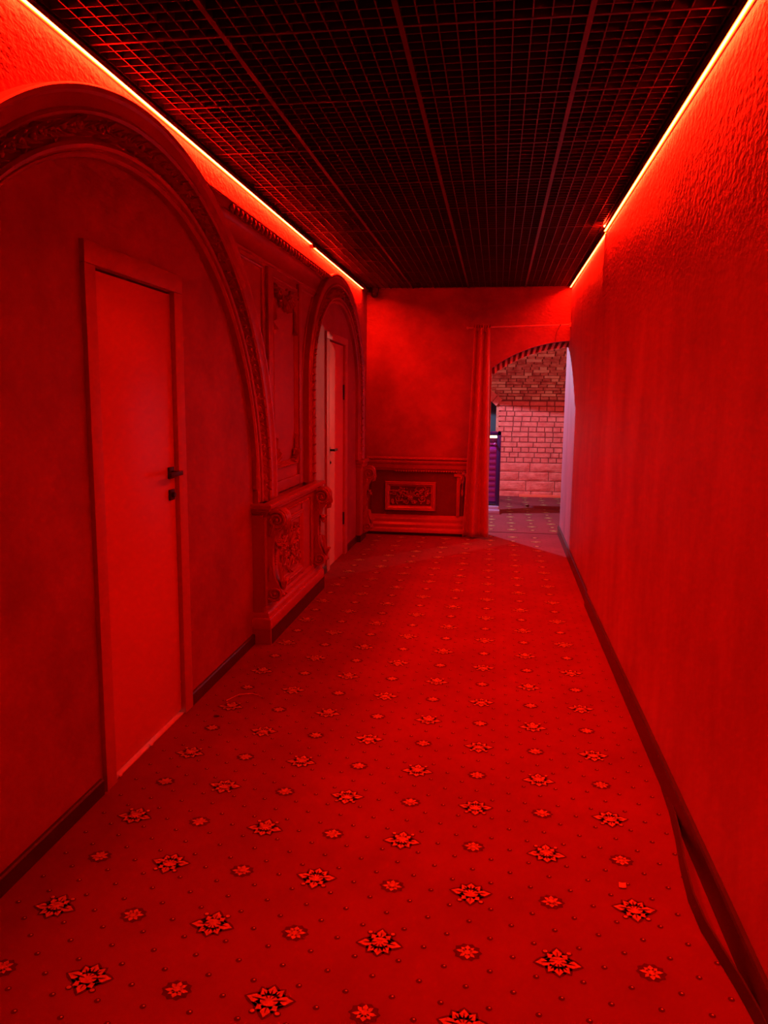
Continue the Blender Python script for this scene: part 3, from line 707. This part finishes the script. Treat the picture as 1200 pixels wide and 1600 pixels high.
# ------------------------------------------------------------------ room beyond: brick wall, vault, cabinet
BY = 12.10; VX0, VX1 = .02, 2.4
prof = []      # (y, z) profile: wall up to 1.62, then quarter ellipse, then flat crown towards the doorway
L1 = 1.55
def vprof(s):
    if s <= L1: return Vector((0, BY, s)), Vector((0, -1, 0))
    f = (s-L1)/2.3; th = min(f, 1)*PI/2
    p = Vector((0, 10.4+1.70*math.cos(th), L1+.90*math.sin(th)))
    nrm = Vector((0, -math.cos(th)/1.7, -math.sin(th)/.90)).normalized()
    if f > 1: p = Vector((0, 10.4-(f-1)*2.3, L1+.90))
    return p, nrm
def brickrows(mb, s0, s1, h, x0, x1, gap, depth, pick, jit=0.0):
    s = s0; r = 0
    while s < s1-h*.5:
        p0, n0 = vprof(s+gap); p1, n1 = vprof(s+h-gap)
        hdr = r % 2 == 0; x = x0-random.uniform(0, .12)
        while x < x1:
            w_ = (.125 if (hdr or random.random() < .18) else .25)*random.uniform(.93, 1.07)
            xa, xb_ = max(x+gap, x0), min(x+w_-gap, x1)
            if xb_-xa > .02:
                d = depth*random.uniform(.5, 1.2); j = [random.uniform(-jit, jit) for _ in range(4)]
                e0, e1 = Vector((xa+.004, 0, 0)), Vector((xb_-.004, 0, 0)); b0, b1 = Vector((xa, 0, 0)), Vector((xb_, 0, 0)); t_ = (p1-p0)*.07
                vs = [p0+b0, p0+b1, p1+b1, p1+b0, p0+e0+n0*(d+j[0])+t_, p0+e1+n0*(d+j[1])+t_, p1+e1+n1*(d+j[2])-t_, p1+e0+n1*(d+j[3])-t_]
                mb.add(vs, [(4, 5, 6, 7), (0, 1, 5, 4), (1, 2, 6, 5), (2, 3, 7, 6), (3, 0, 4, 7)], pick())
            x += w_
        s += h; r += 1
bk = MB()
def back_surface(u, v):
    s = v*4.6; p, n_ = vprof(s); return p+Vector((VX0+(VX1-VX0)*u, 0, 0))-n_*.0
bk.grid(back_surface, 2, 60, 1)
brickrows(bk, .56, 1.52, .079, VX0, VX1, .0055, .012, lambda: 0, .002)
# rough stone courses low down
for (s0, h) in ((.0, .12), (.12, .16), (.28, .14), (.42, .14)):
    x = VX0
    while x < VX1:
        w_ = random.uniform(.25, .55); xa, xb_ = x+.004, min(x+w_-.004, VX1)
        n_ = 5
        ph = random.uniform(0, 6)
        bk.grid(lambda u, v: Vector((xa+(xb_-xa)*u, BY-.006-.022*math.sin(PI*u)**.4*math.sin(PI*v)**.4*(.7+.3*math.sin(u*7+v*5+ph)), s0+.004+(h-.008)*v)), 7, 5, 0)
        x += w_
brickrows(bk, 1.52, 4.5, .075, -1.3, VX1, .006, .018, lambda: 2 if random.random() < .80 else 3, .006)
tag(bk.build('wall_back', [M['brick'], M['mortar'], M['brick_rough'], M['brick_pale']], smooth=False), 'red painted brick wall curving up into a rough vault beyond the opening', 'wall', None, 'structure')
vb = MB()
def vault2(u, v):
    s = L1+v*3.2; p, n_ = vprof(s); return p+Vector((-2.4+(VX0+2.4)*u, 0, 0))
vb.grid(vault2, 2, 40, 0)
# left part of the far wall: opening with jamb and brick arch
vb.box(-2.4, -1.1, BY, BY+.2, 0, L1+.3, 0)
ac, arr, azz = -.585, .80, .865
pts = [(ac+arr*math.cos(t), azz+arr*math.sin(t)*1.0) for t in [PI*.25+PI*.5*k/16 for k in range(17)]]
vb.prism([(x, BY, z) for x, z in pts]+[(pts[-1][0], BY, 0), (-1.3, BY, 0), (-1.3, BY, 2.2), (.05, BY, 2.2), (.05, BY, 0), (pts[0][0], BY, 0)], (0, .2, 0), 0)
tag(vb.build('wall_back_left', [M['brick_rough']], smooth=False), 'rough brick end of the vaulted room, left of the smooth brick wall', 'wall', None, 'structure')
vo = MB()
for k in range(14):
    t0, t1 = PI*(.25+.5*(k+.04)/14), PI*(.25+.5*(k+.96)/14)
    q = [(ac+r_*math.cos(t), azz+r_*math.sin(t)) for r_, t in ((arr-.005, t0), (arr+.13, t0), (arr+.13, t1), (arr-.005, t1))]
    vo.prism([(x, BY-.06, z) for x, z in q], (0, .10, 0), 0)
struct('trim_3', vo, [M['brick']], 'ring of pale red bricks over the dark side opening', 'brick arch', smooth=False)
dk = MB(); dk.box(-1.3, .2, BY+.5, BY+.55, 0, 2.0)
struct('wall_passage', dk, M['void_blue'], 'dark blue-grey wall seen through the narrow side opening', 'wall', smooth=False)
sd = MB(); sd.box(-2.45, -2.35, 8.7, 13.1, 0, 3.2); sd.box(3.75, 3.85, 8.7, 13.1, 0, 3.2); sd.box(-2.4, 3.8, 13.0, 13.1, 0, 3.2); sd.box(.88, 3.8, 8.72, 8.86, 0, 3.2); sd.box(-2.4, XL-.12, 8.56, 8.71, 0, 3.2)
struct('wall_room', sd, M['brick'], 'side walls of the vaulted room beyond the opening', 'wall', smooth=False)
b = MB(); b.sweep([(0, 0), (.05, 0), (.05, .028), (.042, .036), (0, .036)], (.37, BY-.03, .035), (2.3, BY-.03, .035), (0, -1, 0), (0, 0, 1))
tag(b.build('baseboard_back', M['ledge_red']), 'bright orange-red skirting at the foot of the brick wall', 'baseboard', None, 'structure')
# carpeted step with a curved front
st = MB(); edge = [(-.10, 11.95), (.02, 11.80), (.12, 11.62), (.25, 11.45), (.38, 11.34), (.42, 11.18), (.55, 11.02), (.75, 10.95), (1.1, 10.93), (2.3, 10.93)]
st.prism([(x, y, .001) for x, y in edge]+[(2.3, BY-.004, .001), (-.10, BY-.004, .001)], (0, 0, .034), 0)
for i in range(-1, 10):
    for j in range(28, 44):
        for (ddx, ddy) in ((0, 0),):
            c = (OX+i*DX, OY+j*DY)
            ye = [y for x, y in edge if x >= c[0]]
            if -.05 < c[0] < 2.2 and (ye and c[1] > ye[0]+.06) and c[1] < BY-.1:
                if (i+j) % 2: big_motif(c, j % 2 != 0, .0345, st)
                else: small_motif(c, j % 2 != 0, .0345, st)
tag(st.build('carpeted_step', [M['carpet'], M['motif'], M['motif_dark']], smooth=False), 'low carpeted step with curved front below the brick wall', 'step')
# purple cabinet
cb = empty('display_cabinet', (-.16, 10.45, 0), 'tall dark purple cabinet with lit red top behind the curtain', 'cabinet')
b = MB(); b.box(-.25, .045, 10.42, 10.58, .12, 1.085, bev=.004); b.build('cabinet_body', M['indigo'], cb)
b = MB(); b.box(.010, .058, 10.385, 10.43, .10, 1.10, bev=.004); b.box(-.25, .058, 10.385, 10.43, 1.05, 1.10, bev=.004); b.build('front_frame', M['indigo'], cb)
b = MB(); b.box(-.24, .008, 10.400, 10.42, .16, .90, bev=.002); b.build('front_panel', M['purple'], cb)
b = MB()
for k in range(9):
    z = .22+.075*k; b.box(-.23, -.005, 10.392, 10.401, z, z+.045, bev=.002)
b.build('magenta_tile', M['magenta'], cb)
b = MB(); b.box(-.24, .006, 10.395, 10.42, .915, .945, bev=.004); b.ball((-.02, 10.385, .93), .022, 6); b.build('ornament_rail', M['magenta'], cb)
b = MB(); b.box(-.24, .004, 10.385, 10.415, 1.015, 1.045, bev=.006); b.build('lit_top', M['lamp'], cb)
b = MB(); b.box(-.29, .065, 10.28, 10.62, .0, .055, bev=.003); b.box(-.27, .05, 10.34, 10.62, .055, .10, bev=.003); b.build('stepped_plinth', M['plinth'], cb)
# seam bar where the corridor carpet meets the room
b = MB(); b.box(-.06, .735, 8.855, 8.870, .0, .0035); struct('trim_4', b, M['motif_dark'], 'dark carpet seam across the arched opening', 'seam', smooth=False)
